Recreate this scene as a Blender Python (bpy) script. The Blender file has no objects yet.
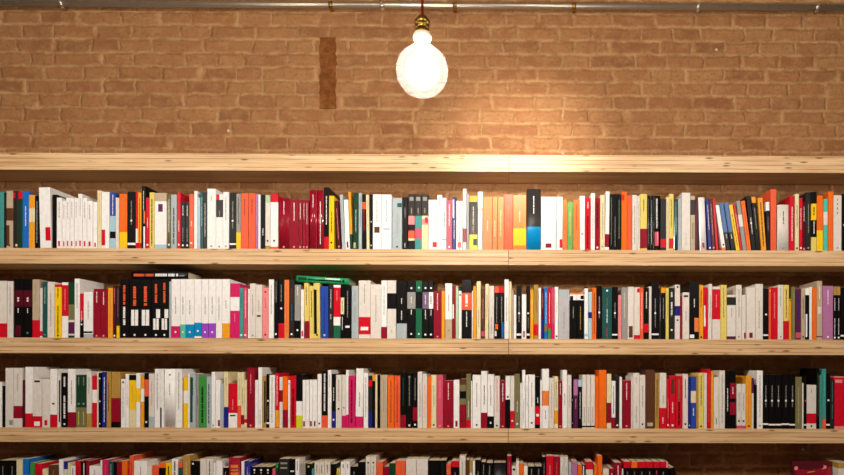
import bpy, bmesh, math, random, re
from mathutils import Vector, Matrix

scene = bpy.context.scene
COL = scene.collection
random.seed(7)

# ------------------------------------------------------------------ camera
F = 668.0            # focal length in pixels of the 844 px wide photograph
D = 2.70             # distance from the lens to the shelf fronts (m)
CAM_H = 1.50         # lens height above the floor
YAW, ROLL = 0.0057, 0.0024
PU, PV = 510 + F * math.tan(YAW), 366.0
fwd = Vector((math.sin(YAW), math.cos(YAW), 0))
rgt0 = Vector((math.cos(YAW), -math.sin(YAW), 0))
up0 = Vector((0, 0, 1))
rgt = rgt0 * math.cos(ROLL) + up0 * math.sin(ROLL)
upv = up0 * math.cos(ROLL) - rgt0 * math.sin(ROLL)
EYE = Vector((0, -D, CAM_H))


def at(u, v, y=0.0):
    """point of the plane at depth y that the photograph shows at pixel (u, v)"""
    d = fwd + rgt * ((u - PU) / F) - upv * ((v - PV) / F)
    return EYE + d * ((y + D) / d.y)


cam = bpy.data.cameras.new('camera')
cam.sensor_fit = 'HORIZONTAL'
cam.sensor_width = 36.0
cam.lens = F / 844 * 36.0
cam.shift_x = (422 - PU) / 844
cam.shift_y = (PV - 237.5) / 844
cam.clip_start = 0.05
camo = bpy.data.objects.new('camera', cam)
COL.objects.link(camo)
rot = Matrix((rgt, upv, -fwd)).transposed().to_4x4()
camo.matrix_world = Matrix.Translation(EYE) @ rot
scene.camera = camo

# --------------------------------------------------------------- materials
def lin(c):
    return c / 12.92 if c <= 0.04045 else ((c + 0.055) / 1.055) ** 2.4


def rgb(h):
    h = h.lstrip('#')
    return tuple(lin(int(h[i:i + 2], 16) / 255) for i in (0, 2, 4)) + (1,)


def new_mat(name):
    m = bpy.data.materials.new(name)
    m.use_nodes = True
    nt = m.node_tree
    b = nt.nodes['Principled BSDF']
    return m, nt, b


def N(nt, t, **kw):
    n = nt.nodes.new(t)
    for k, v in kw.items():
        if k in n.inputs:
            n.inputs[k].default_value = v
        else:
            setattr(n, k, v)
    return n


def ramp(nt, fac, stops):
    r = nt.nodes.new('ShaderNodeValToRGB')
    el = r.color_ramp.elements
    while len(el) < len(stops):
        el.new(0.5)
    for e, (p, c) in zip(el, stops):
        e.position = p
        e.color = c
    nt.links.new(fac, r.inputs[0])
    return r.outputs[0]


def mix(nt, fac, a, b, mode='MIX'):
    m = nt.nodes.new('ShaderNodeMix')
    m.data_type = 'RGBA'
    m.blend_type = mode
    for s, v in ((0, fac), (6, a), (7, b)):
        if hasattr(v, 'node'):
            nt.links.new(v, m.inputs[s])
        else:
            m.inputs[s].default_value = v
    return m.outputs[2]


PAL = {
    'w': ('f1ece8', 'white'), 'i': ('ded4ca', 'ivory'), 'c': ('e3d3a6', 'cream'), 'e': ('bba68a', 'beige'),
    'K': ('b08840', 'tan'), 'z': ('5a3624', 'brown'), 'g': ('96928c', 'grey'), 'x': ('2b2725', 'charcoal'),
    'k': ('0e0c0b', 'black'), 's': ('aab4b6', 'silver grey'), 'a': ('a6c6d2', 'pale blue'), 'b': ('1c6cbc', 'blue'),
    'B': ('23267c', 'navy'), 'C': ('0a86c0', 'azure'), 't': ('458f8a', 'teal'), 'T': ('22504e', 'dark teal'),
    'M': ('4cc0a2', 'mint'), 'n': ('3f9040', 'green'), 'N': ('1c3c28', 'dark green'), 'v': ('77704a', 'olive'),
    'o': ('ee6a1c', 'orange'), 'O': ('e67e3e', 'pale orange'), 'S': ('e85c38', 'coral'), 'r': ('cc1226', 'red'),
    'R': ('8e1226', 'crimson'), 'm': ('50101e', 'maroon'), 'y': ('f4c41c', 'yellow'), 'Y': ('e0c868', 'pale yellow'),
    'A': ('ea9c28', 'amber'), 'P': ('d01f62', 'magenta'), 'p': ('ec8a8a', 'pink'), 'q': ('cc5068', 'rose'),
    'f': ('b2c6a0', 'pale green'), 'j': ('72a55a', 'leaf green'),
    'h': ('4c6c9c', 'slate blue'), 'H': ('b6b2b4', 'light grey'),
    'E': ('76607c', 'greyish purple'),
    'd': ('28489e', 'deep blue'), 'D': ('1f6244', 'forest green'),
    'u': ('9a45c0', 'purple'), 'U': ('562248', 'dark purple'), 'l': ('b0709c', 'mauve'), 'L': ('d0d02c', 'lime'),
}
_mats = {}


def paper(code, gloss=False):
    key = (code, gloss)
    if key in _mats:
        return _mats[key]
    hexc, nm = PAL[code]
    m, nt, b = new_mat(('glossy ' if gloss else '') + nm + ' cover')
    tc = N(nt, 'ShaderNodeTexCoord')
    no = N(nt, 'ShaderNodeTexNoise', Scale=60.0, Detail=3.0)
    nt.links.new(tc.outputs['Object'], no.inputs['Vector'])
    c = rgb(hexc)
    dk = tuple(x * 0.9 for x in c[:3]) + (1,)
    nt.links.new(ramp(nt, no.outputs['Fac'], [(0.3, dk), (0.6, c)]), b.inputs['Base Color'])
    b.inputs['Roughness'].default_value = 0.14 if gloss else 0.34
    b.inputs['Specular IOR Level'].default_value = 0.55 if gloss else 0.14
    _mats[key] = m
    return m


def pages_mat():
    m, nt, b = new_mat('paper page edges')
    tc = N(nt, 'ShaderNodeTexCoord')
    mp = N(nt, 'ShaderNodeMapping')
    mp.inputs['Scale'].default_value = (900, 6, 6)
    nt.links.new(tc.outputs['Object'], mp.inputs[0])
    no = N(nt, 'ShaderNodeTexNoise', Scale=1.0, Detail=2.0)
    nt.links.new(mp.outputs[0], no.inputs['Vector'])
    nt.links.new(ramp(nt, no.outputs['Fac'], [(0.3, rgb('a8967a')), (0.7, rgb('d6c8a8'))]), b.inputs['Base Color'])
    b.inputs['Roughness'].default_value = 0.8
    return m


PAGES = pages_mat()


def brick_mat():
    m, nt, b = new_mat('old varnished brickwork')
    tc = N(nt, 'ShaderNodeTexCoord')
    sep = N(nt, 'ShaderNodeSeparateXYZ')
    nt.links.new(tc.outputs['Object'], sep.inputs[0])
    cmb = N(nt, 'ShaderNodeCombineXYZ')
    nt.links.new(sep.outputs['X'], cmb.inputs['X'])
    nt.links.new(sep.outputs['Z'], cmb.inputs['Y'])
    # wobble the joints
    n1 = N(nt, 'ShaderNodeTexNoise', Scale=13.0, Detail=6.0, Roughness=0.7)
    nt.links.new(cmb.outputs[0], n1.inputs['Vector'])
    sub = N(nt, 'ShaderNodeVectorMath', operation='SUBTRACT')
    nt.links.new(n1.outputs['Color'], sub.inputs[0])
    sub.inputs[1].default_value = (0.5, 0.5, 0.5)
    scl = N(nt, 'ShaderNodeVectorMath', operation='MULTIPLY')
    nt.links.new(sub.outputs[0], scl.inputs[0])
    scl.inputs[1].default_value = (0.055, 0.032, 0)
    add = N(nt, 'ShaderNodeVectorMath', operation='ADD')
    nt.links.new(cmb.outputs[0], add.inputs[0])
    nt.links.new(scl.outputs[0], add.inputs[1])
    sp2 = N(nt, 'ShaderNodeSeparateXYZ')
    nt.links.new(add.outputs[0], sp2.inputs[0])
    rowi = N(nt, 'ShaderNodeMath', operation='DIVIDE')
    nt.links.new(sp2.outputs['Y'], rowi.inputs[0])
    rowi.inputs[1].default_value = 0.0593
    rfl = N(nt, 'ShaderNodeMath', operation='FLOOR')
    nt.links.new(rowi.outputs[0], rfl.inputs[0])
    c2 = N(nt, 'ShaderNodeCombineXYZ')
    xs = N(nt, 'ShaderNodeMath', operation='MULTIPLY')
    nt.links.new(sp2.outputs['X'], xs.inputs[0])
    xs.inputs[1].default_value = 3.3
    nt.links.new(xs.outputs[0], c2.inputs['X'])
    r7 = N(nt, 'ShaderNodeMath', operation='MULTIPLY')
    nt.links.new(rfl.outputs[0], r7.inputs[0])
    r7.inputs[1].default_value = 7.31
    nt.links.new(r7.outputs[0], c2.inputs['Y'])
    nr = N(nt, 'ShaderNodeTexNoise', Scale=1.0, Detail=1.0)
    nt.links.new(c2.outputs[0], nr.inputs['Vector'])
    xo = N(nt, 'ShaderNodeMath', operation='MULTIPLY_ADD')
    nt.links.new(nr.outputs['Fac'], xo.inputs[0])
    xo.inputs[1].default_value = 0.26
    nt.links.new(sp2.outputs['X'], xo.inputs[2])
    c3 = N(nt, 'ShaderNodeCombineXYZ')
    nt.links.new(xo.outputs[0], c3.inputs['X'])
    nt.links.new(sp2.outputs['Y'], c3.inputs['Y'])
    br = N(nt, 'ShaderNodeTexBrick')
    br.offset = 0.5
    br.offset_frequency = 2
    br.inputs['Scale'].default_value = 1.0
    br.inputs['Color1'].default_value = (0, 0, 0, 1)
    br.inputs['Color2'].default_value = (1, 1, 1, 1)
    br.inputs['Mortar'].default_value = (0.5, 0.5, 0.5, 1)
    br.inputs['Mortar Size'].default_value = 0.0145
    br.inputs['Mortar Smooth'].default_value = 1.0
    br.inputs['Brick Width'].default_value = 0.163
    br.inputs['Row Height'].default_value = 0.0593
    nt.links.new(c3.outputs[0], br.inputs['Vector'])
    tone = ramp(nt, br.outputs['Color'], [(0.0, rgb('683a1e')), (0.16, rgb('834e2c')), (0.42, rgb('925e39')), (0.66, rgb('9c6b42')),
                                         (0.86, rgb('8f5631')), (1.0, rgb('733c1f'))])
    # blotches and dust smeared across brick faces
    n2 = N(nt, 'ShaderNodeTexNoise', Scale=16.0, Detail=8.0, Roughness=0.72)
    nt.links.new(cmb.outputs[0], n2.inputs['Vector'])
    tone = mix(nt, ramp(nt, n2.outputs['Fac'], [(0.45, (0, 0, 0, 1)), (0.66, (.8, .8, .8, 1))]), tone, rgb('ac7e52'))
    n3 = N(nt, 'ShaderNodeTexNoise', Scale=70.0, Detail=4.0, Roughness=0.7)
    nt.links.new(cmb.outputs[0], n3.inputs['Vector'])
    tone = mix(nt, ramp(nt, n3.outputs['Fac'], [(0.34, (.9, .9, .9, 1)), (0.5, (0, 0, 0, 1))]), tone, rgb('77492a'))
    n5 = N(nt, 'ShaderNodeTexNoise', Scale=1.6, Detail=2.0)
    nt.links.new(cmb.outputs[0], n5.inputs['Vector'])
    tone = mix(nt, ramp(nt, n5.outputs['Fac'], [(0.35, (.35, .35, .35, 1)), (0.65, (0, 0, 0, 1))]), tone, rgb('925f38'))
    vh = N(nt, 'ShaderNodeTexVoronoi', Scale=11.0)
    nt.links.new(cmb.outputs[0], vh.inputs['Vector'])
    vsc = N(nt, 'ShaderNodeSeparateColor')
    nt.links.new(vh.outputs['Color'], vsc.inputs[0])
    spot = ramp(nt, vh.outputs['Distance'], [(0.05, (1, 1, 1, 1)), (0.09, (0, 0, 0, 1))])
    for lo, hx in ((0.94, '3a2214'), (0.90, 'd8c0a0')):
        g1 = N(nt, 'ShaderNodeMath', operation='GREATER_THAN')
        nt.links.new(vsc.outputs[0 if hx[0] == '3' else 1], g1.inputs[0])
        g1.inputs[1].default_value = lo
        g2 = N(nt, 'ShaderNodeMath', operation='MULTIPLY')
        nt.links.new(spot, g2.inputs[0])
        nt.links.new(g1.outputs[0], g2.inputs[1])
        tone = mix(nt, g2.outputs[0], tone, rgb(hx))
    # joints, partly smeared over
    n4 = N(nt, 'ShaderNodeTexNoise', Scale=15.0, Detail=6.0, Roughness=0.7)
    nt.links.new(cmb.outputs[0], n4.inputs['Vector'])
    jm = N(nt, 'ShaderNodeMath', operation='MULTIPLY')
    nt.links.new(br.outputs['Fac'], jm.inputs[0])
    nt.links.new(ramp(nt, n4.outputs['Fac'], [(0.40, (.0, .0, .0, 1)), (0.58, (1, 1, 1, 1))]), jm.inputs[1])
    colr = mix(nt, jm.outputs[0], tone, rgb('b68a5e'))
    colr = mix(nt, 0.16, colr, rgb('a87e48'))
    nt.links.new(colr, b.inputs['Base Color'])
    b.inputs['Roughness'].default_value = 0.62
    b.inputs['Specular IOR Level'].default_value = 0.3
    # relief
    hsub = N(nt, 'ShaderNodeMath', operation='MULTIPLY_ADD')
    nt.links.new(br.outputs['Fac'], hsub.inputs[0])
    hsub.inputs[1].default_value = -0.7
    nt.links.new(n2.outputs['Fac'], hsub.inputs[2])
    h2 = N(nt, 'ShaderNodeMath', operation='MULTIPLY_ADD')
    nt.links.new(n3.outputs['Fac'], h2.inputs[0])
    h2.inputs[1].default_value = 0.3
    nt.links.new(hsub.outputs[0], h2.inputs[2])
    bp = N(nt, 'ShaderNodeBump', Strength=0.9, Distance=0.010)
    nt.links.new(h2.outputs[0], bp.inputs['Height'])
    nt.links.new(bp.outputs[0], b.inputs['Normal'])
    return m


def slot_mat():
    m, nt, b = new_mat('dark red brick infill')
    tc = N(nt, 'ShaderNodeTexCoord')
    n = N(nt, 'ShaderNodeTexNoise', Scale=30.0, Detail=6.0, Roughness=0.65)
    nt.links.new(tc.outputs['Object'], n.inputs['Vector'])
    nt.links.new(ramp(nt, n.outputs['Fac'], [(0.3, rgb('5a3216')), (0.5, rgb('724420')), (0.7, rgb('88562c'))]), b.inputs['Base Color'])
    b.inputs['Roughness'].default_value = 0.85
    b.inputs['Specular IOR Level'].default_value = 0.08
    bp = N(nt, 'ShaderNodeBump', Strength=0.6, Distance=0.006)
    nt.links.new(n.outputs['Fac'], bp.inputs['Height'])
    nt.links.new(bp.outputs[0], b.inputs['Normal'])
    return m


def wood_mat(edge):
    """pine: broad grain on the faces, glued layers with knots on the front edge"""
    m, nt, b = new_mat('pine front edge' if edge else 'pine board')
    tc = N(nt, 'ShaderNodeTexCoord')
    oi = N(nt, 'ShaderNodeObjectInfo')
    sh = N(nt, 'ShaderNodeVectorMath', operation='MULTIPLY_ADD')
    nt.links.new(oi.outputs['Location'], sh.inputs[0])
    sh.inputs[1].default_value = (1.7, 0, 5.3)
    nt.links.new(tc.outputs['Object'], sh.inputs[2])
    mp = N(nt, 'ShaderNodeMapping')
    mp.inputs['Scale'].default_value = (2.2, 30, 60) if edge else (2.0, 30, 30)
    nt.links.new(sh.outputs[0], mp.inputs[0])
    n = N(nt, 'ShaderNodeTexNoise', Scale=1.0, Detail=6.0, Roughness=0.6, Distortion=0.4)
    nt.links.new(mp.outputs[0], n.inputs['Vector'])
    base = ramp(nt, n.outputs['Fac'], [(0.30, rgb('b98f60')), (0.48, rgb('d2ab7d')), (0.72, rgb('e2c298'))])
    if edge:
        sep = N(nt, 'ShaderNodeSeparateXYZ')
        nt.links.new(sh.outputs[0], sep.inputs[0])
        # glue lines between four layers
        wob = N(nt, 'ShaderNodeMath', operation='MULTIPLY_ADD')
        n2 = N(nt, 'ShaderNodeTexNoise', Scale=5.0, Detail=3.0)
        nt.links.new(sh.outputs[0], n2.inputs['Vector'])
        nt.links.new(n2.outputs['Fac'], wob.inputs[0])
        wob.inputs[1].default_value = 0.008
        nt.links.new(sep.outputs['Z'], wob.inputs[2])
        dv = N(nt, 'ShaderNodeMath', operation='DIVIDE')
        nt.links.new(wob.outputs[0], dv.inputs[0])
        dv.inputs[1].default_value = 0.0168
        fr = N(nt, 'ShaderNodeMath', operation='FRACT')
        nt.links.new(dv.outputs[0], fr.inputs[0])
        line = ramp(nt, fr.outputs[0], [(0.0, (1, 1, 1, 1)), (0.10, (.8, .8, .8, 1)), (0.22, (0, 0, 0, 1)), (0.9, (0, 0, 0, 1)), (1.0, (1, 1, 1, 1))])
        mp3 = N(nt, 'ShaderNodeMapping')
        mp3.inputs['Scale'].default_value = (6, 1, 40)
        nt.links.new(sh.outputs[0], mp3.inputs[0])
        n3 = N(nt, 'ShaderNodeTexNoise', Scale=1.0, Detail=3.0)
        nt.links.new(mp3.outputs[0], n3.inputs['Vector'])
        lm = N(nt, 'ShaderNodeMath', operation='MULTIPLY')
        nt.links.new(line, lm.inputs[0])
        nt.links.new(ramp(nt, n3.outputs['Fac'], [(0.36, (.1, .1, .1, 1)), (0.58, (.85, .85, .85, 1))]), lm.inputs[1])
        base = mix(nt, lm.outputs[0], base, rgb('8e6236'))
        # knots
        mp4 = N(nt, 'ShaderNodeMapping')
        mp4.inputs['Scale'].default_value = (16, 1, 75)
        nt.links.new(sh.outputs[0], mp4.inputs[0])
        vo = N(nt, 'ShaderNodeTexVoronoi', Scale=1.0)
        nt.links.new(mp4.outputs[0], vo.inputs['Vector'])
        vs = N(nt, 'ShaderNodeSeparateColor')
        nt.links.new(vo.outputs['Color'], vs.inputs[0])
        gt = N(nt, 'ShaderNodeMath', operation='GREATER_THAN')
        nt.links.new(vs.outputs[0], gt.inputs[0])
        gt.inputs[1].default_value = 0.80
        km = N(nt, 'ShaderNodeMath', operation='MULTIPLY')
        nt.links.new(ramp(nt, vo.outputs['Distance'], [(0.12, (.9, .9, .9, 1)), (0.34, (0, 0, 0, 1))]), km.inputs[0])
        nt.links.new(gt.outputs[0], km.inputs[1])
        base = mix(nt, km.outputs[0], base, rgb('5c3c20'))
    nt.links.new(base, b.inputs['Base Color'])
    b.inputs['Roughness'].default_value = 0.45
    b.inputs['Specular IOR Level'].default_value = 0.35
    return m


def simple(name, hexc, rough=0.5, metal=0.0):
    m, nt, b = new_mat(name)
    tc = N(nt, 'ShaderNodeTexCoord')
    n = N(nt, 'ShaderNodeTexNoise', Scale=40.0, Detail=3.0)
    nt.links.new(tc.outputs['Object'], n.inputs['Vector'])
    c = rgb(hexc)
    nt.links.new(ramp(nt, n.outputs['Fac'], [(0.3, tuple(x * .88 for x in c[:3]) + (1,)), (0.6, c)]), b.inputs['Base Color'])
    b.inputs['Roughness'].default_value = rough
    b.inputs['Metallic'].default_value = metal
    return m


BRICK, SLOT, WOOD, EDGE = brick_mat(), slot_mat(), wood_mat(False), wood_mat(True)
STEEL = simple('galvanised steel', 'c4b8a4', 0.33, 0.85)
BRASS = simple('aged brass', '9a7838', 0.32, 1.0)
CORD = simple('red woven flex', '9c1018', 0.8)
PLASTER = simple('brown plaster', '8a7460', 0.8)
FLOOR = simple('brown floor', '6e4e34', 0.5)

# ----------------------------------------------------------------- helpers
def link(name, bm, mats, parent=None, loc=None, smooth=False):
    me = bpy.data.meshes.new(name)
    bm.normal_update()
    bm.to_mesh(me)
    bm.free()
    for m in (mats if isinstance(mats, (list, tuple)) else [mats]):
        me.materials.append(m)
    if smooth:
        for p in me.polygons:
            p.use_smooth = True
    o = bpy.data.objects.new(name, me)
    COL.objects.link(o)
    if parent is not None:
        o.parent = parent
    if loc is not None:
        o.location = loc
    return o


def tag(o, label, cat, group=None, kind=None):
    o['label'] = label
    if cat:
        o['category'] = cat
    if group:
        o['group'] = group
    if kind:
        o['kind'] = kind
    return o


def empty(name, loc):
    o = bpy.data.objects.new(name, None)
    COL.objects.link(o)
    o.location = loc
    o.empty_display_size = 0.05
    return o


def box(bm, x0, x1, y0, y1, z0, z1, mi=0):
    v = [bm.verts.new(p) for p in ((x0, y0, z0), (x1, y0, z0), (x1, y1, z0), (x0, y1, z0),
                                   (x0, y0, z1), (x1, y0, z1), (x1, y1, z1), (x0, y1, z1))]
    fs = []
    for idx in ((0, 1, 5, 4), (1, 2, 6, 5), (2, 3, 7, 6), (3, 0, 4, 7), (4, 5, 6, 7), (3, 2, 1, 0)):
        f = bm.faces.new([v[i] for i in idx])
        f.material_index = mi
        fs.append(f)
    return fs


def lathe(bm, prof, seg=32, mi=0):
    rings = []
    for r, z in prof:
        if r < 1e-6:
            rings.append([bm.verts.new((0, 0, z))])
        else:
            rings.append([bm.verts.new((r * math.cos(2 * math.pi * i / seg), r * math.sin(2 * math.pi * i / seg), z)) for i in range(seg)])
    for a, b in zip(rings, rings[1:]):
        for i in range(seg):
            j = (i + 1) % seg
            if len(a) == 1 and len(b) == 1:
                continue
            if len(a) == 1:
                f = bm.faces.new((a[0], b[j], b[i]))
            elif len(b) == 1:
                f = bm.faces.new((a[i], a[j], b[0]))
            else:
                f = bm.faces.new((a[i], a[j], b[j], b[i]))
            f.material_index = mi
            f.smooth = True


def tube(bm, p0, p1, r, seg=16, mi=0, caps=True):
    p0, p1 = Vector(p0), Vector(p1)
    ax = (p1 - p0).normalized()
    s = ax.orthogonal().normalized()
    t = ax.cross(s)
    rings = []
    for p in (p0, p1):
        rings.append([bm.verts.new(p + (s * math.cos(2 * math.pi * i / seg) + t * math.sin(2 * math.pi * i / seg)) * r) for i in range(seg)])
    for i in range(seg):
        j = (i + 1) % seg
        f = bm.faces.new((rings[0][i], rings[0][j], rings[1][j], rings[1][i]))
        f.smooth = True
        f.material_index = mi
    if caps:
        for rg in (rings[0][::-1], rings[1]):
            bm.faces.new(rg).material_index = mi


# ------------------------------------------------------------------ setting
WALL_Y = 0.182
DEPTH = 0.175
wall_x0, wall_x1 = -3.1, 2.3
bm = bmesh.new()
box(bm, wall_x0, wall_x1, 0, 0.2, 0, 3.5)
p = at(0, 24.9, WALL_Y)
wall = link('wall_back', bm, BRICK, loc=(0, WALL_Y, 0))
wall['kind'] = 'structure'
# shift the brick courses so that a bed joint falls where the photograph has one
zo = at(422, 26.2, WALL_Y).z
mtz = zo - math.floor(zo / 0.0593) * 0.0593
for n in BRICK.node_tree.nodes:
    if n.bl_idname == 'ShaderNodeCombineXYZ':
        a_ = BRICK.node_tree.nodes.new('ShaderNodeMath')
        a_.operation = 'SUBTRACT'
        a_.inputs[1].default_value = mtz
        src = n.inputs['Y'].links[0].from_socket
        BRICK.node_tree.links.new(src, a_.inputs[0])
        BRICK.node_tree.links.new(a_.outputs[0], n.inputs['Y'])
bm = bmesh.new()
box(bm, wall_x0, wall_x1, -4.2, 0.4, -0.1, 0)
o = link('floor', bm, FLOOR)
o['kind'] = 'structure'
bm = bmesh.new()
box(bm, wall_x0, wall_x1, -4.2, 0.4, 3.5, 3.6)
o = link('ceiling', bm, PLASTER)
o['kind'] = 'structure'

# bricked-up slot in the wall
bm = bmesh.new()
a, b_ = at(319.5, 37.5, WALL_Y), at(336.5, 109, WALL_Y)
nz = 22
rows = []
for i in range(nz + 1):
    z = a.z + (b_.z - a.z) * i / nz
    j1, j2 = random.uniform(-.005, .004), random.uniform(-.004, .005)
    rows.append((a.x + j1, b_.x + j2, z))
pv = None
for (xl, xr, z) in rows:
    ring = [bm.verts.new((xl, 0.01, z)), bm.verts.new((xl + .003, -0.003, z)), bm.verts.new(((xl + xr) / 2, -0.004 + random.uniform(-.001, .001), z)),
            bm.verts.new((xr - .003, -0.003, z)), bm.verts.new((xr, 0.01, z))]
    if pv:
        for k in range(4):
            bm.faces.new((pv[k], ring[k], ring[k + 1], pv[k + 1]))
    else:
        bm.faces.new(ring)
    pv = ring
bm.faces.new(pv[::-1])
bmesh.ops.recalc_face_normals(bm, faces=bm.faces)
o = link('trim_1', bm, SLOT, loc=(0, WALL_Y, 0))
o['kind'] = 'structure'
o['label'] = 'dark red brick strip filling an upright slot in the wall'

# ---------------------------------------------------------------- shelving
# (left top v, right top v, left bottom v, right bottom v) read near x = 422
EDGES = [(154.4, 171.3), (249.3, 264.8), (338.6, 354.0), (428.2, 442.6), (517.5, 532.5)]
SHELF_TOP = []
NAMES = ['empty top', 'top', 'second', 'third', 'bottom']
joint = at(508.6, 300).x
for k, (vt, vb) in enumerate(EDGES):
    zt, zb = at(422, vt).z, at(422, vb).z
    SHELF_TOP.append(zt)
    for side in (0, 1):
        x0, x1 = (wall_x0 + .6, joint - .0008) if side == 0 else (joint + .0008, wall_x1 - .4)
        bm = bmesh.new()
        box(bm, 0, x1 - x0, 0, DEPTH, 0, zt - zb)
        bmesh.ops.bevel(bm, geom=[e for e in bm.edges], offset=0.0012, segments=2, affect='EDGES', profile=0.6)
        for f in bm.faces:
            f.material_index = 1 if f.normal.y < -0.5 else 0
        sh = empty('shelf_board', (x0, 0, zb))
        board = link('board', bm, [WOOD, EDGE], sh)
        sd = 'left' if side == 0 else 'right'
        lab = ['%s half of the empty pine shelf above all the books',
               '%s pine shelf board carrying the top row of books',
               '%s pine shelf board carrying the second row of books',
               '%s pine shelf board carrying the third row of books',
               '%s pine shelf board carrying the bottom row of books'][k] % sd
        tag(sh, lab, 'shelf', 'pine shelves on the brick wall')

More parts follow.
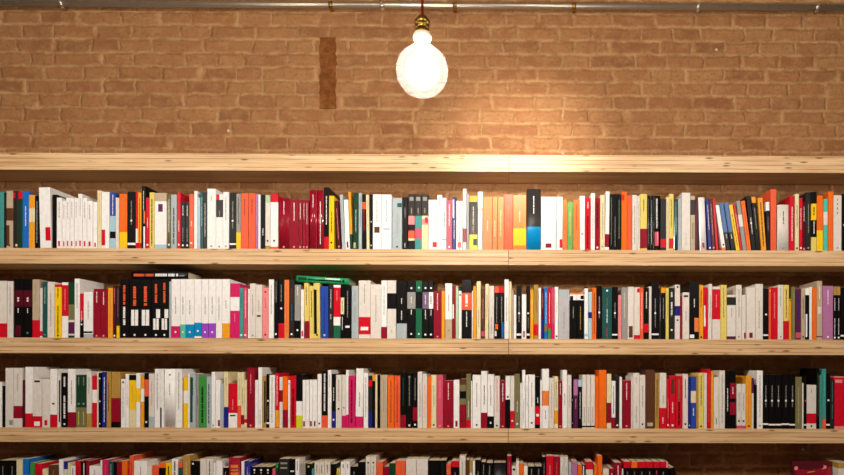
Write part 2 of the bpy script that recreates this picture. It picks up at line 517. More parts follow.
# ------------------------------------------------------------------- books
ROWS = [r'''
-3 3.7 192 t
3.7 5.5 193 k
5.6 12.5 191 e bz30-52 lz60-96 dR95
12.5 17.4 191 x hc93-97 lr3-12
17.4 21.7 192 N br0-12
21.7 28.5 191.8 b tw26-62
28.5 34.6 195 A bc25-51
34.6 38.9 196 k ts10-90
40.4 51.6 187.4 w hr66-88 L-1.6
51.8 56.6 194.7 k
56.8 62 197.7 w cr86-96 tg8-40
62 66 200.6 w cr86-96 tg8-40
66 70 198 w cr86-96 tg8-40
70 74 198 w cr86-96 tg8-40
74 78 198 w cr86-96 tg8-40
78 82.5 194 w cr86-96 tg8-40
82.5 87 198 w cr86-96 tg8-40
87 92.5 201 w cr86-96 tg8-40
92.5 97 202 w cr88-97
97 101.5 190.6 c tY5-60 L-.4
101.5 109.4 192 w lr67-95
109.6 115.5 192.5 d ba42-70 bk70-82 ba82-100 tw4-40
115.5 119 197.7 i
119 127 194 o by70-100 tO8-50
127 135.4 191.8 k bw90-94 tg16-60 dw51
135.4 137.8 192 r bw65-90
137.8 141.6 192.5 A tk10-90 br90-100
141.6 145.7 186 k tw8-40 hO40-60 hw65-100
145.7 149.4 197.7 r tw40-60 dw93
149.4 154.6 192.5 Y Tk12-95
154.6 166.6 193 w be0-15 cU20-34 ba93-100
166.6 170.8 194 v tw10-70 dw93 G
170.8 176.7 194.7 s Tk25-92
176.7 180.4 192.5 r tw50-70 dw93
180.5 184.8 202 k tw8-30 tg55-85 dw93
184.8 189 202 k tw8-30 tg55-85 dw93
189 193.7 194 S tw50-60 dw90
193.7 197.3 191 w
197.3 200.3 197.7 a
200.3 203.4 191.8 T tw10-60
203.4 206.9 192 x tw20-80
207 215.8 188.8 w tp12-20 dg96
215.8 222.8 194.5 w lr0-10 bx10-42 tg30-40 dg96
222.8 229 192 w tg8-50 dg96
229 236 193 k bw90-93 tg15-65 dw50
236 240.8 194 g by70-100 tx8-55
240.8 248.3 193.3 S tR10-40
248.4 255.2 193.3 S tR10-40
255.3 258.1 194 l ts5-60
258.1 260.4 194.7 w
260.5 265 195 k tw62-75
265 269.9 195 i bf0-15 dk85 bK94-100
270 277.7 194 w br0-15 dk85 bS96-100
277.8 289.5 198 R tw7-32 dp96
289.5 298.4 199.5 R tw7-45 dp96
298.4 302.3 200 R tw7-40 dp96
302.3 305.4 200 R tw7-40 dp96
305.4 308.6 200 R tw7-50 dp96
309.2 317 190 R tw8-30 G
317 323.5 190 R tw20-92 G
323.6 328.8 187.4 k br80-100 tw14-60
328.9 335.4 196 y tk30-70 dk88
335.9 341 201 m tp15-80 dp95 L-3
342 345.3 194.7 s tg10-80 L-2.6
345.4 350 199.8 w cU85-97 L-2
350.2 352.7 192 A bN74-100 L-2.2
353 358.3 193 N ta30-70 le88-98
358.4 362 193 s tT5-60 
362.2 366.3 194.4 k bS14-27 Tr28-68 L-.5
366.4 369.5 194.7 c tg10-60 L-.8
369.6 372.3 194.4 k dw50 dw93
372.6 381 194.4 w cz59-70 tg10-50
381.2 391.5 194.6 w cg62-64 tg10-50
392 402 198 s tg30-75 hT10-18 dk95
402.2 407.8 197.4 k tg20-40 tw88-97
408 414.6 194.3 x bp39-55 bk55-66 bS66-80 bc80-84 bk84-100 cg5-12 te25-36
414.7 421.3 194.3 x bt39-62 bq62-80 bt80-100 cg5-12 te25-36
421.4 428 194.3 x bc39-45 bp45-55 bc55-100 cg5-12 te25-36 hr42-52
428.2 436.8 200 w hr85-95 
436.9 442 195 w tg5-20 
442 446.4 198 w Tk28-56 bg80-82
446.4 452 200.4 q tw8-52 dw95
452.2 456 197 B lw5-40 tw45-80
456.1 459.3 201 w hr85-96
459.4 462.6 201 w lr85-96
462.6 466.4 189 w bR65-88
466.4 469 194 g
469.1 477.4 196 k bA0-11 bL72-100 tc20-55 hk80-92 tA56-70
477.6 482.6 192 w be28-32 bi32-100
482.8 492.2 197 O tc45-65
492.3 497.2 197 O tc45-75
497.3 503.9 197 O tc25-75
504 512.8 194.7 S tO50-60 tO20-35
513 526.2 195 O by61-92 tc30-50
526.4 540.8 189 x bC62-100 tw12-42
541 556 197 w cR88-96
556.4 562.7 197 w hr80-96
562.8 567 200 O tS10-60
567.1 573 202 j tY20-70
573.1 579.6 200 O tr10-60
579.7 585 196 w dg70
585.1 590.6 198 r tw8-20 Tk34-96
590.7 594.9 193.3 w tg10-80 
595 600 198 R Tk10-60 dw95
600 604.8 195 c tg15-80 dg94
605 609.4 191.5 w bR73-95 L.6
609.7 613 194.3 k tg5-90
613 617 194.3 k tg40-95
617 621 194.3 k tg10-80
621.4 627 191.8 o lr5-15
627.1 632 195.5 S to10-60
632.2 637 195 i tg20-90
637 640 196 i tg10-90
640.1 647 194 Y bR62-97 tx10-30
647.1 650 196 k tg5-90 G
650 653.1 196 k Ts8-50 tw55-90 G
653.2 660.4 196 k tw5-60 lk5-60 Ts6-44 cq66-92 G
660.5 666 199 x br78-95
666.1 668.9 197.5 c tg10-80
669 673.7 194 Y br79-97 tx10-60
673.9 678 199 T ts5-70 G
678.1 681.4 198.5 s tg10-60
681.5 690.2 192.8 i te70-92
690.4 695 196 e be0-7 bx7-35 tx50-80
695.2 698 198 m
700 707 197.4 w cr86-95 L-2.2 G
708.6 711.8 199.6 B tw10-60 L-3 dw95
712.2 715.8 199 m tp10-70 L-3.4 dp95
716.2 718.8 198 r L-4
721.3 726 205 w dk88 bO94-100 L-7
726.6 730.8 203 h bk62-100 tw66-76 L-7.4
731.2 735.4 203 h bk62-100 tw66-76 L-7.4
736 740 204.7 y tk20-90 L-7.6
740.2 742.6 204.7 r tw20-60 L-7
742.9 747 201 g bi28-52 L-7
747.3 751.4 200.8 o tr20-70 L-6.6
751.8 756 196 k tw40-70 dw50 L-6
756.4 760.7 197 k bA0-11 tg20-60 L-5
761.4 766.4 198 A Tk8-92 L-4
766.6 770.2 202 k bw0-18 tg30-60 L-1
770.4 776.4 189.4 S to50-90
777.3 789 204.7 i tk14-42 dg95
789.2 794.4 196 r tw20-82
794.7 798.8 194 c tx20-60 dk96
798.9 802.3 198 r tw20-60 dw95
802.4 806 202 m tw10-40 dp96
806.2 811 192.3 x tg20-70 dg95
811.2 816.6 192 k by20-48 bY77-100 tw50-72 Tk26-40
816.9 823.2 195.7 o by63-100
823.6 828 199 M bi25-50
828.2 833 191.6 o tS40-95
833.4 841.8 195.4 i tx6-10 tx14-18 tx22-26 tx30-34 dg95
842.2 849 194 k cw53-56
''', r'''
-3 6.2 281 i br75-100
6.6 12.8 281.3 i tg10-60
13.8 22.8 279 k bm19-47 cm79-98 dw33 dw37 tw50-58
23 32 279.3 k bm19-47 dw33 dw37 tw50-58 dt92
32.2 39.4 279.5 e br70-100 tg5-40
39.5 42.3 288 i br87-97
42.5 47.4 281.6 T ts10-40 dt95
47.5 54.6 282 i tg20-80 
54.8 61.5 284.5 y br0-5 tk6-26 tk40-92 tk40-92 dk96
61.6 68 282.4 w br5-61 tp12-50
68.2 74.2 282.4 N bv40-68 bU72-93 bi68-72 bi93-96
74.4 79.8 278.7 w tg8-50
79.9 83.4 293.6 r bk60-100 tw40-65 dw70
83.6 93 292 w lk86-90 hk86-90 tg20-60 bs92-100
93.4 100.2 289 R tw6-28 dp96
100.3 107.2 289 R tw6-34 dp96
107.7 112.9 288 A tO10-80
113 116.3 286 m tp5-35 dw96
116.4 119.5 286 x by77-100 tl5-60
120.2 129 279.5 k TS10-43 Tw47-78 dw95
129 139.9 279.5 k TS12-45 cw52-79 tk52-79 dw95
140 151.4 279.5 k TS12-45 cw52-79 tk52-79 dw95
151.5 160.3 279.5 k TS8-40 hw51-66 cw67-86 tk67-86 dw95
160.4 168.9 279.5 k TS6-40 hw51-66 cw67-86 tk67-86 dw95
169 171 281.6 s
171 179.8 279.2 w bP80-100 tg30-60 dw90
179.9 185.4 279.2 w bM77-100 tg30-60 dw90
185.5 193.9 279.2 w bC77-100 tg36-60 dw90
194 201.3 279.2 w bC74-97 dw88
201.5 208.2 279.2 w bu75-100 tg30-60 dw90
208.3 215.6 279.2 w bu75-100 tg30-60 dw90
215.7 222 279.2 w tg30-70
222 229.9 279.2 w bA75-100 tg36-50
230 239.4 283.5 P bw25-50 tp55-70
239.5 243.4 288 t tT10-40 dw94
243.5 247.5 288 q tw5-60 dw94
247.6 249.5 289 w
249.6 255.5 283.5 i tg20-60 dg95
255.6 261.9 284.8 i ck57-60 tg30-50
262 268.6 288 p dR8 dR93 tq20-40
268.7 273.9 279.5 w tg10-60
274 278 278.7 k tg5-40 dw93
278 283.9 278.7 k br75-100 tg10-40 dw50
284 288.9 280 O tS10-90
289 294.2 279.5 x tR15-40 tb42-70 dw93
294.3 300.4 284.8 g bk67-100 tw4-20 dw85
300.5 304 289.6 w cr85-96
304.2 309.2 283 Y bR69-100 tx8-40 L-.8
309.3 313.9 286 Y tk10-60 L-.6
314 320.4 283 Y lk12-92 dk94 L-.6
320.6 328.6 286.4 d tB20-90 dc94 L-.5
328.8 333 284 x tw10-45 tw55-65
333.1 340.3 285 r bw0-5 bw60-76 bD76-100 tp10-30
340.4 344.1 284.8 k bc24-55 tw60-85 tk30-50
344.2 351 285.6 k cw76-80 tg10-60
351.3 358.3 286 s tg10-30 tg40-70
358.4 370.3 280.5 i br63-93 tg6-40 cw80-86
370.4 381.1 284.5 i tg20-70
381.2 386.9 280.5 w bR80-100 tg10-60
387 396 280.5 i bk22-49 te85-90
396.2 406.8 281 k bs74-100 tw30-40 tw52-68 
407 415.5 281.3 k bg19-48 tw27-38 tw50-58 dw12 dw92
415.6 422 280.8 D bk19-48 dw12 dw92
422.1 428.5 281.3 k bE19-48 tw24-40 tw50-66 dw12 dw93
428.6 433.2 281.3 k bw19-48 Tk26-40 tw50-60 dw12 dw93
433.4 441.3 291 R tw5-40 dp96
441.4 444.9 291 A tO20-50
445 452 283.5 w be65-100 tg20-50 dK85
452.1 455.5 286 R lw35-62
455.6 458.4 286 f tw10-60
458.5 461.6 286.7 w bk0-8 dk16 
461.7 471.5 280 k bS22-51 Tw25-46 tw54-80
471.7 473 291 w
473 476.4 286.4 A tO10-60
476.5 480.7 281.3 c tg50-80
481 484.7 289 z tp20-60 bq85-95
484.8 488.7 284 c tv20-60 L.3
488.8 494 286 i tg60-90
494.3 499 286.5 k bS0-12 tg20-70 co72-82 lw85-95
499 504 286.5 k br0-12 tg20-70 hb69-98
504.3 508.8 279.5 w tg30-70 
508.9 511.5 281.6 c tw50-70
511.6 513.6 290 e
513.7 516.3 295 w
516.4 521.6 285.6 k bw90-94 tg20-70 dw52
521.7 526.3 294.4 w cR82-97
526.4 530 285.6 k bw90-94 dw52 tg60-80
530.1 533.6 290 A tc20-60
533.7 538.3 284.8 K br73-94 tz10-50
538.4 541.1 288 w
541.2 544 288.5 m tp10-40 bB60-100
544.1 547.6 287.7 b tw10-70 bv72-86
547.7 551.1 288 r tw10-70 bn80-100
551.2 554.6 288 q tP5-60 bP70-100
554.7 558.4 287 w dk95 tg30-50
558.5 569.5 289.6 H bs0-14 bs38-40 tg45-80
569.6 577 292.8 k bO0-4 bw4-16 lk7-16 tg30-55
577 584 292.8 k bO0-4 bw4-16 hk6-14 tK30-80
584.2 588 287 w bU0-3 ba90-95
588.1 592 292 a bB43-56 
592.1 596.4 288 o tz10-90
596.5 601.9 286 k tg20-60 dw50
602 611.9 287.7 T tv20-40 tw42-68 tr78-97 dw6
612 618 287 k bw90-93 tg30-60 dw50
618.1 621.5 295 p tP10-80
621.6 627.5 287.7 g ti10-60 
627.6 633.9 287 i cz75-97
634 639.9 287.4 i hr2-10 br92-100
640 643.6 287.7 S tw10-80
643.7 648.8 288 k br70-87 tw8-40
648.9 651.5 286.5 i
651.6 659 281.3 k bw90-93 tg30-80 dw55
659.2 661.2 293.6 x tw10-60
661.3 665.6 287.7 k bA0-10 tg20-60
665.7 668.7 288 Y tg10-60
668.8 674.7 288 x Tw8-18 Tw28-55 dw82
674.8 680 284.8 i bB39-57 dk4 dB65
680.1 682.3 296 R
682.4 689.2 292.5 i ck6-10 tg40-60
689.3 698.9 281.6 k hO63-87 tw30-45 lw92-98 
699 703.5 285 A tx10-40 dk96
703.6 707.8 287.5 r tR10-60 lw35-75
708 711.8 284 i tg20-60 L.4
712 720.4 286.7 i br5-62 tp15-40
720.5 726.9 285 Y tv5-60 
727 736 295 i bx5-23 bU93-100 tg30-50
736.1 741.8 285 i tg8-60 dg95
741.9 746 295 i hR85-98
746.4 755.4 287.5 i cR87-97
755.5 763.1 284 i tg30-80
763.3 768.7 288.5 k bw90-93 dw51
768.8 771.3 288.5 S dy5
771.4 777.6 287.5 r tp10-60 
777.7 783.2 285 i tg6-40 dg95
783.4 789 285 Y br66-100 tx8-60
789.1 791.3 299 A dk4
791.4 795.5 287 v tK10-80
795.7 800.9 289 U tB10-60 bq86-97
801 805 288 e tz20-60 dz95
805.1 809.2 288.5 k bw0-13 lw50-95
809.3 812 287 w
812.1 816.5 288 o tO20-60
816.6 822.3 281 e ci44-56 bz94-96 tw10-30
822.5 833 286 l tw8-35 dw95
833.1 837 286.7 k bK0-16 tw22-45 tw60-92 dw96
837 840.8 286.7 k bK0-16 tw22-45 tw60-92 dw96
840.9 849 288 k bw91-94 dw50
''', r'''
-3 1.8 382 w tg40-90
2.2 4.8 386 k
5 13 368 i hg88-96 
13.2 22 368 i bR64-85 tg10-40
22.1 24.9 380 m tz10-80
25 32.6 367 w br77-100
32.7 41.8 379 i cx3-7 br77-100 cw88-97
42 50 379 i cr85-96
50.1 56.9 369 w br78-100 cR58-61
57 60.4 375 i hk10-90
60.6 67.6 373 k Tw7-25 Tw42-84 dw94
67.7 75.4 369 w bR74-100 tg20-60
75.5 81 375 N bv62-100 tg4-20 tL70-95 dg55
81.1 86.6 375 N bv62-100 tg4-20 tL70-95 dg55
86.7 91.6 371.5 i bK75-100 tg10-40
91.7 96.5 376 r bw27-52
96.6 98.5 372 i
98.6 101.4 373 k dw10 dw52 dw93
101.5 106.5 372 B tw10-90
106.6 111 372 K tz20-70
111.1 120 372 K bR47-90 bk90-100 
120.5 124.9 379 w dk7 tg20-80
125 128.7 374 w tp20-60
128.8 135.7 375 y bk0-10 bc66-100 tA20-50
135.8 140 373 w by28-53
140.1 143.8 376 A bw25-50
143.9 148.3 373 k bS12-43 dw90
148.4 154.2 373.6 i tp15-60 bs80-100
154.3 160 369 w tg8-70
160 163.6 369 w lx66-100
163.7 175.4 369 w dg10 tg25-45
175.5 182 369 w tg6-70
183.2 187.7 377 y bw27-52
187.8 189.9 373.4 w
190 195.8 374 s lT6-90 tT8-40
195.9 198.7 374.5 g tx40-60
198.8 206 376.5 n Tk20-92
206.1 211 376.5 s Tk15-92
211.1 215.1 372 w dg96
215.2 220.1 380 w hR84-97
220.2 223.5 383 s
223.6 228 372 c bB63-100 tg10-40
228.1 237.1 383.6 r bw67-100 tp36-60 ck71-74
237.2 241 372.5 c bS60-100 tg10-50
241.1 244.1 372 c bR77-94 tx30-60
244.2 246.9 380 c br82-90
247 254.5 368 R tp10-42 dp96
254.6 257.7 380 w
257.8 261.9 367.4 w tg70-95
262 265.9 376 K hk10-90
266 269.3 374 k bw90-93 dw50 tg60-85
269.4 274.9 375 w tg4-90
275 278.9 373 r tw6-60 bA68-98
279 282.4 377 i bR26-49
282.5 287.6 376.5 o bR65-100
287.7 289.9 380 w dk8
290 295.9 376 r Tk25-94
296 302.2 374.7 k bw50-77 bL77-100
302.3 305.6 380 w cR86-97
305.6 309 380 w
309 312.4 380 w cR86-97
312.5 317 380 w cR86-97
317.1 321.3 374 w dR92
321.4 327.4 371.5 k bS78-100 Tw4-70
327.7 331.4 370 w tg8-30
331.5 335.5 374 k bB69-100 tw25-50 dw85
335.8 341.6 375 i dk64 tg10-50
341.7 345.8 375 i bP77-100 dg62
345.9 348.4 370 w bP77-100
348.5 355 376 P Tm8-90 
355.1 362.6 368.5 w bP81-100 tg40-65 L.8
363.3 368 373 w tg8-80
368.2 372.1 376 x br8-20 bB70-100 
372.2 375 374 k bA0-13
375.1 377.3 375 c
377.4 380 375 k
380.1 387.3 375 e tg8-70
387.5 394 376 A bo0-100 tR10-90
394.1 400.1 376 S tR15-90 
400.2 406 372 k bR77-100 tT10-60
406.1 412.4 372.5 k tg10-60 dg8 dw95
412.5 417.3 372.5 k bR63-87 tg10-50 dw94
417.4 422.3 371.8 i tg20-80
422.4 427 374 i tp20-80
427.1 431 376.5 o tS20-80
431.1 436.4 375 c tg20-60 dx94
436.5 443.1 375 q tp10-45 dp96
443.3 453.2 380.6 R tw5-40 dp96
453.4 459.4 380 w cR85-97
459.5 465.9 379 v bz0-12 bk25-40 bR52-100
466 470.7 374 v br85-100 ti50-80
470.8 472.3 381 w
472.4 480.8 375 w tg15-60 dx94
480.9 487.3 371 w bR73-100 tx25-60
487.4 493.9 374.3 w bk78-100 dw90 tg20-60
494 499.8 376 i tp5-70 dk95
500 505.3 380.6 R tw6-44 dp96
505.4 510 376 w bk45-100 dk40
510.1 514.4 376 i br67-100 dw86
514.5 520 374 v ti50-70 dw92
520 521.9 383 w
522 525.3 370 w tg50-90
525.4 528.4 375 w tg20-60
528.5 534.9 374.7 w dx90 tg15-60
535.2 540 377 k br57-93 cw72-77 tw40-52
540.1 542 380 w
542.1 548.9 369 w bO37-62 tg70-85
549 554 378 i te10-80
554.1 558.2 376.5 c bA66-92 tx10-60
558.3 562.2 381 R tw5-30 dp96
562.3 567 370 w tg40-60
567.1 571.4 375 i tg20-60
571.5 573.3 377 k dw45 dw90
573.4 577.9 380 l bU32-100 tp40-60
578 582 380 k ba0-14 tw25-80
582.1 586.2 375 i tg60-90 bx95-98
586.3 590.5 375 i tg60-90 bx95-98
590.6 595 375 i tg60-90 bx95-98
595.1 598.8 376.5 o tS10-80
598.9 606.3 370 o tO60-75
606.6 611.3 374 c bR53-90 tR58-70
611.4 615.5 381 w bR77-100 tx10-70
615.6 619.2 375 T bx0-100 tk10-30 dw94
619.3 621.9 377 w
622.1 630.8 380.6 R tw5-40 dp95
630.9 632.7 376 i
632.8 639.4 373 i tg8-20 tg60-90
639.5 645.3 375 i tg20-60 dx92
645.5 654.4 369.6 z ce90-96
654.8 659.3 374 K tk10-80
659.4 666.4 373 i br63-100 tw80-92 te40-55
666.5 669.5 379 r tp40-80 dw93
669.6 675.4 376 r cz6-34 tw50-70 dw94
675.5 682.5 376 r Tv8-48 Tk50-94
682.6 688.2 374 i tk10-44 dk92
688.3 690.6 378 B dw94
690.7 696 377 d bc27-50 tw60-75
696.1 698.4 376 K
698.5 703.9 373 Y tx5-60 dk96
704 706.9 373 i
707 710.9 369 r tS10-90
711 713.6 371 A
713.7 719 377 i tx80-92
719.1 724.9 370.6 i tg8-90 
725.3 729.9 371 k tw30-70 
730 736 371 k bR21-48 bR54-76 tw28-40 
736.7 741.1 384 i dk83 bq93-100 tg20-60
741.2 745.6 384 i dk83 bq93-100 tg20-60
745.7 751.4 376 A tO10-90 dk95
751.5 754 378 i bU0-30 bw0-12
754.1 756.9 385 k
757 762.9 370.6 w tg8-80 dg95
763.1 768.6 374.8 k bw90-93 tg20-60 dw48
768.7 775 374.8 k bw91-94 tg20-60 dw48
775.1 782.1 374.8 k bw91-94 tg20-60 dw48
782.2 789.4 374.8 k bw90-93 tg20-60 dw48
789.5 795.2 374.8 k bw91-94 tg20-60 dw48
795.3 802 377 v bv0-100 te20-90
802.1 803.8 383 i
803.9 806.5 376 k dp47 bw91-94
806.6 816.3 385 i br65-88 tg10-20 dk94
816.5 819.3 368.5 k tv10-80
819.4 822 375 N bt0-100 tn20-90
822.1 826 369 t bS84-100 tM10-60
826.1 830 374 k bw91-94 dw48
830.1 834 380 x tt5-45 tt50-80
834.3 849 376.6 r bp0-2 bp95-100 tp6-12 lp6-12
''', r'''
-3 7.8 460.5 k tg10-40
8 16 460.5 k tg10-40
16.3 22.5 460 c
22.8 29 459 b bi28-100
29.8 34.5 462.8 n
34.8 42 463.7 r tR10-60
42.1 48.2 469 c
48.5 58.8 465 z tK10-50
59 63.4 459.5 w
63.5 67.4 461.5 B bi14-100
67.5 69.9 462.8 c
70 74.9 466 w tx4-20
75 80.4 461 r tR10-70
80.6 82.9 462 k
83 85.4 461 k lw4-90
85.5 88.6 461 R tr10-60
89 100 466 w tg8-40 
100.1 101.9 460.4 w
102.2 108.4 460 P tS8-80
108.8 113.4 461.5 T ts5-60
113.5 116.5 462 k
116.7 121.8 461.5 R
121.9 127.4 461 o tO5-60
127.5 129 469 r
129 133.4 456 S tr10-80
133.5 147 461 w tg10-30
147.1 151.4 466.5 i
151.5 158.3 465.4 S
158.4 165.4 462.5 k bo0-10
165.6 171.5 463 y Tk6-90
171.8 178 459 w Tx4-60
178.3 182.2 461.5 T bS0-11
182.5 190 455.6 K Te10-80
190.3 194.8 461 k dw5
194.9 199.8 461 k lw30-80
200 206 459 i
206.1 212.8 459 i tx4-40
213 215.4 463 w
215.9 222.4 461 w
222.6 227.6 466.7 k bi0-2 tg10-30
227.9 240 457.8 R cO12-17 cO20-22 cO25-30
241 243.9 461.5 w
244.2 250.5 461.5 B tg10-40 G
250.8 257.4 467 k dw6 tw10-14
257.5 264.4 467 k dw6 tw10-14
264.5 271.4 467 k dw6 tw10-14
271.8 275.4 469 q
275.6 278 463.5 N bn0-8
278.2 289 459 x cg6-9 cg14-17 
289.1 295 459 k cw20-22
295.2 299.3 459 w tx4-20
299.5 305.4 463.5 g tl10-60
305.6 311.2 464 k dL5
311.3 314.2 469 t
314.3 319.2 462 i tx5-20
319.3 324.4 462 i tx5-20
324.5 330.2 462 i tx5-20
330.5 336 464 k
336.3 340 468.7 Y tx5-60
340.3 345.5 461.8 w tx4-12
345.6 350 461.8 w tx4-12
350.3 357.4 466.7 k tg10-40
357.6 365 462 k
365.4 370.4 456.7 i dx10 tg15-60
370.5 376 456.7 i dx10 tg15-60
376.2 382.9 462 S
383.1 388.9 466.7 R
389.1 395.2 463.4 N
395.4 405.5 461 S
405.8 416.4 459 i
416.5 427.8 459 i tg30-60
428.1 438.9 460.5 k
439 446 460.5 k tN5-40
446.2 450.8 464 S
451 459 461 r bk11-100 tl20-60
459.3 465.5 456 i tg10-60
465.7 469.2 460 z
469.3 472.4 460.2 K bi22-100
472.5 475 461 w
475.2 480.6 460 k tg20-60
480.8 486 462.1 k tg5-60
486.2 492.8 463 k tg5-60
493 506.4 463 k
506.8 511.5 456 R tq10-60
511.7 516 466 i ck5-9
516.1 518.9 461 w
519 523.5 464 o
523.6 527.6 466 w
527.8 535 466.5 k tg5-60
535.1 542 466.5 k tg5-60
542.2 545.8 457 k tg10-60
546 553.4 456 r tp15-40
553.5 559.7 456.6 R tS10-40
560 563.9 457 i tg15-60
564 568 457 i tg15-60
568.4 571.4 462.8 s
571.6 577.3 461.5 l
577.6 582 465 o
582.6 585.5 465 k lw2-90
585.7 593 461.8 r bi14-100
593.8 597.3 465 o
597.4 602.3 456 o tO20-60
602.7 608.9 469 i
609.2 614 468.5 R tw10-60
614.4 621.6 462.8 R tw5-40
621.8 623.4 469 w
623.6 631 461.8 k br0-11 tg18-50
631.1 637.4 461.8 k bo0-11 tg18-50
637.5 646 461.8 k br0-11 tg18-50
646.1 652.9 461.8 k br0-11 tg18-50
653.2 660 461.8 k br0-11 tq16-30
660.1 666 461.8 k br0-11 tg18-50
666.1 668.4 461.8 k bp0-11
838.2 849 463 i bK0-10
''']
ROWNAME = ['top row', 'second row', 'third row', 'bottom row']
FEAT = re.compile(r'^([bhlctTd])(.)([\d.]+)(?:-([\d.]+))?$')


def parse(row, txt):
    out = []
    for ln in txt.strip().splitlines():
        w = ln.split()
        bk = dict(row=row, x0=float(w[0]), x1=float(w[1]), top=float(w[2]), c=w[3], lean=0.0, gloss=False, feats=[])
        for t in w[4:]:
            if t == 'G':
                bk['gloss'] = True
            elif t[0] == 'L' and len(t) > 1:
                bk['lean'] = float(t[1:])
            else:
                m = FEAT.match(t)
                if not m:
                    raise ValueError('bad feature ' + t + ' in ' + ln)
                k, c, a, b = m.groups()
                a = float(a) / 100
                b = float(b) / 100 if b else None
                bk['feats'].append((k, c, a, b))
        # a band over the whole spine is its colour
        for f in list(bk['feats']):
            if f[0] == 'b' and f[2] == 0 and f[3] == 1:
                bk['c'] = f[1]
                bk['feats'].remove(f)
        out.append(bk)
    return out


BOOKS = [parse(r, t) for r, t in enumerate(ROWS)]

# ---- what a book looks like in words
def look(bk, full=True):
    w = bk['x1'] - bk['x0']
    h = 251 + 88.6 * bk['row'] - bk['top']
    size = 'thick' if w >= 10.5 else 'slim' if w <= 3.4 else ''
    if bk['row'] < 3:
        if h >= 59.5:
            size = ('tall ' + size).strip()
        elif h <= 46:
            size = ('short ' + size).strip()
    s = (size + ' ' if full and size else '') + PAL[bk['c']][1] + ' book'
    if full:
        parts = []
        for k, c, a, b in bk['feats']:
            if b is None or c == bk['c']:
                continue
            ln = b - a
            nm = PAL[c][1]
            if k == 'b' and ln >= 0.03:
                parts.append((ln, nm + (' foot' if b > 0.965 else ' top' if a < 0.03 else ' band')))
            elif k in 'hlc' and ln >= 0.08:
                parts.append((ln, nm + ' patch'))
            elif k == 'T' and ln >= 0.15:
                parts.append((ln * .5, 'bold ' + nm + ' lettering'))  # silver bars on glossy black spines are painted glare
        parts.sort(key=lambda p: -p[0])
        if bk['row'] == 3:
            parts = [p for p in parts if p[1].endswith(' top') or p[1].endswith('lettering')]
        if parts:
            s += ' with ' + parts[0][1]
            if len(parts) > 1 and parts[1][0] > 0.09 and parts[1][1] != parts[0][1]:
                s += ' and ' + parts[1][1]
        elif bk['lean'] <= -2.5:
            s = 'leaning ' + s
    return s


def count(seq):
    d = {}
    for x in seq:
        d[x] = d.get(x, 0) + 1
    return d


ORD = ['', 'first', 'second', 'third', 'fourth', 'fifth', 'sixth', 'seventh', 'eighth', 'ninth', 'tenth', 'eleventh', 'twelfth']
nwords = lambda s: len(re.findall(r"[A-Za-z][A-Za-z'-]*", s))


def label_row(bks):
    rn = ROWNAME[bks[0]['row']]
    full = [look(b) for b in bks]
    cf = count(full)
    col = [PAL[b['c']][1] for b in bks]
    n = len(bks)
    # landmarks: looks that only one book of the row has
    def lm(i):
        return cf[full[i]] == 1 and (' with ' in full[i] or full[i].count(' ') >= 2) and nwords(full[i]) <= 8
    labs = [None] * n
    ab = []
    for i in range(n):
        L = col[i - 1] if i else None
        Rr = col[i + 1] if i < n - 1 else None
        if L and Rr:
            ab.append('%s between %s and %s books, %s' % (full[i], L, Rr, rn) if L != Rr else '%s between two %s books, %s' % (full[i], L, rn))
        elif L:
            ab.append('%s at the right end, beside a %s book, %s' % (full[i], L, rn))
        else:
            ab.append('%s at the left end, beside a %s book, %s' % (full[i], Rr, rn))
    cab = count(ab)
    for i in range(n):
        if cab[ab[i]] == 1 and nwords(ab[i]) <= 16:
            labs[i] = ab[i]
        elif cf[full[i]] == 1 and nwords(full[i]) + 3 <= 16:
            labs[i] = full[i] + ' in the ' + rn
        else:
            own = look(bks[i], False)
            for d in range(1, 13):
                for j, sd in ((i - d, 'right'), (i + d, 'left')):
                    if 0 <= j < n and lm(j):
                        t = ('%s just %s of the %s, %s' % (own, sd, full[j], rn) if d == 1 else
                             '%s, %s book %s of the %s, %s' % (own, ORD[d], sd, full[j], rn))
                        if nwords(t) <= 16:
                            labs[i] = t
                            break
                if labs[i]:
                    break
            if not labs[i]:
                k = i + 1
                labs[i] = '%s, number %d from the left end, %s' % (own, k, rn)
    return labs


for bks in BOOKS:
    for b, l in zip(bks, label_row(bks)):
        b['label'] = l

# neighbours that lean differently must not run into one another
for bks in BOOKS:
    zb = EDGES[bks[0]['row'] + 1][0]
    for p, q in zip(bks, bks[1:]):
        hp, hq = zb - p['top'], zb - q['top']
        for z in (0, min(hp, hq)):
            gap = (q['x0'] + q['lean'] * z / hq) - (p['x1'] + p['lean'] * z / hp)
            if gap < .1:
                n = .1 - gap
                fp = .5
                if p['x1'] - p['x0'] < 3.5:
                    fp = .2
                elif q['x1'] - q['x0'] < 3.5:
                    fp = .8
                p['x1'] -= n * fp
                q['x0'] += n * (1 - fp)

# lying books and the cover facing out are added by hand below; 3 of the 300
ALL = [b for bks in BOOKS for b in bks]
for b in ALL:
    bot = 249.5 + 89.3 * b['row']
    b['area'] = (min(b['x1'], 844) - max(b['x0'], 0)) * (min(bot, 475) - b['top'])
MAXB = 296
keep = set(id(b) for b in sorted(ALL, key=lambda b: -b['area'])[:MAXB])


class Shape:
    """collects faces with palette materials for one mesh"""
    def __init__(self):
        self.bm = bmesh.new()
        self.mats = []

    def mi(self, m):
        if m not in self.mats:
            self.mats.append(m)
        return self.mats.index(m)


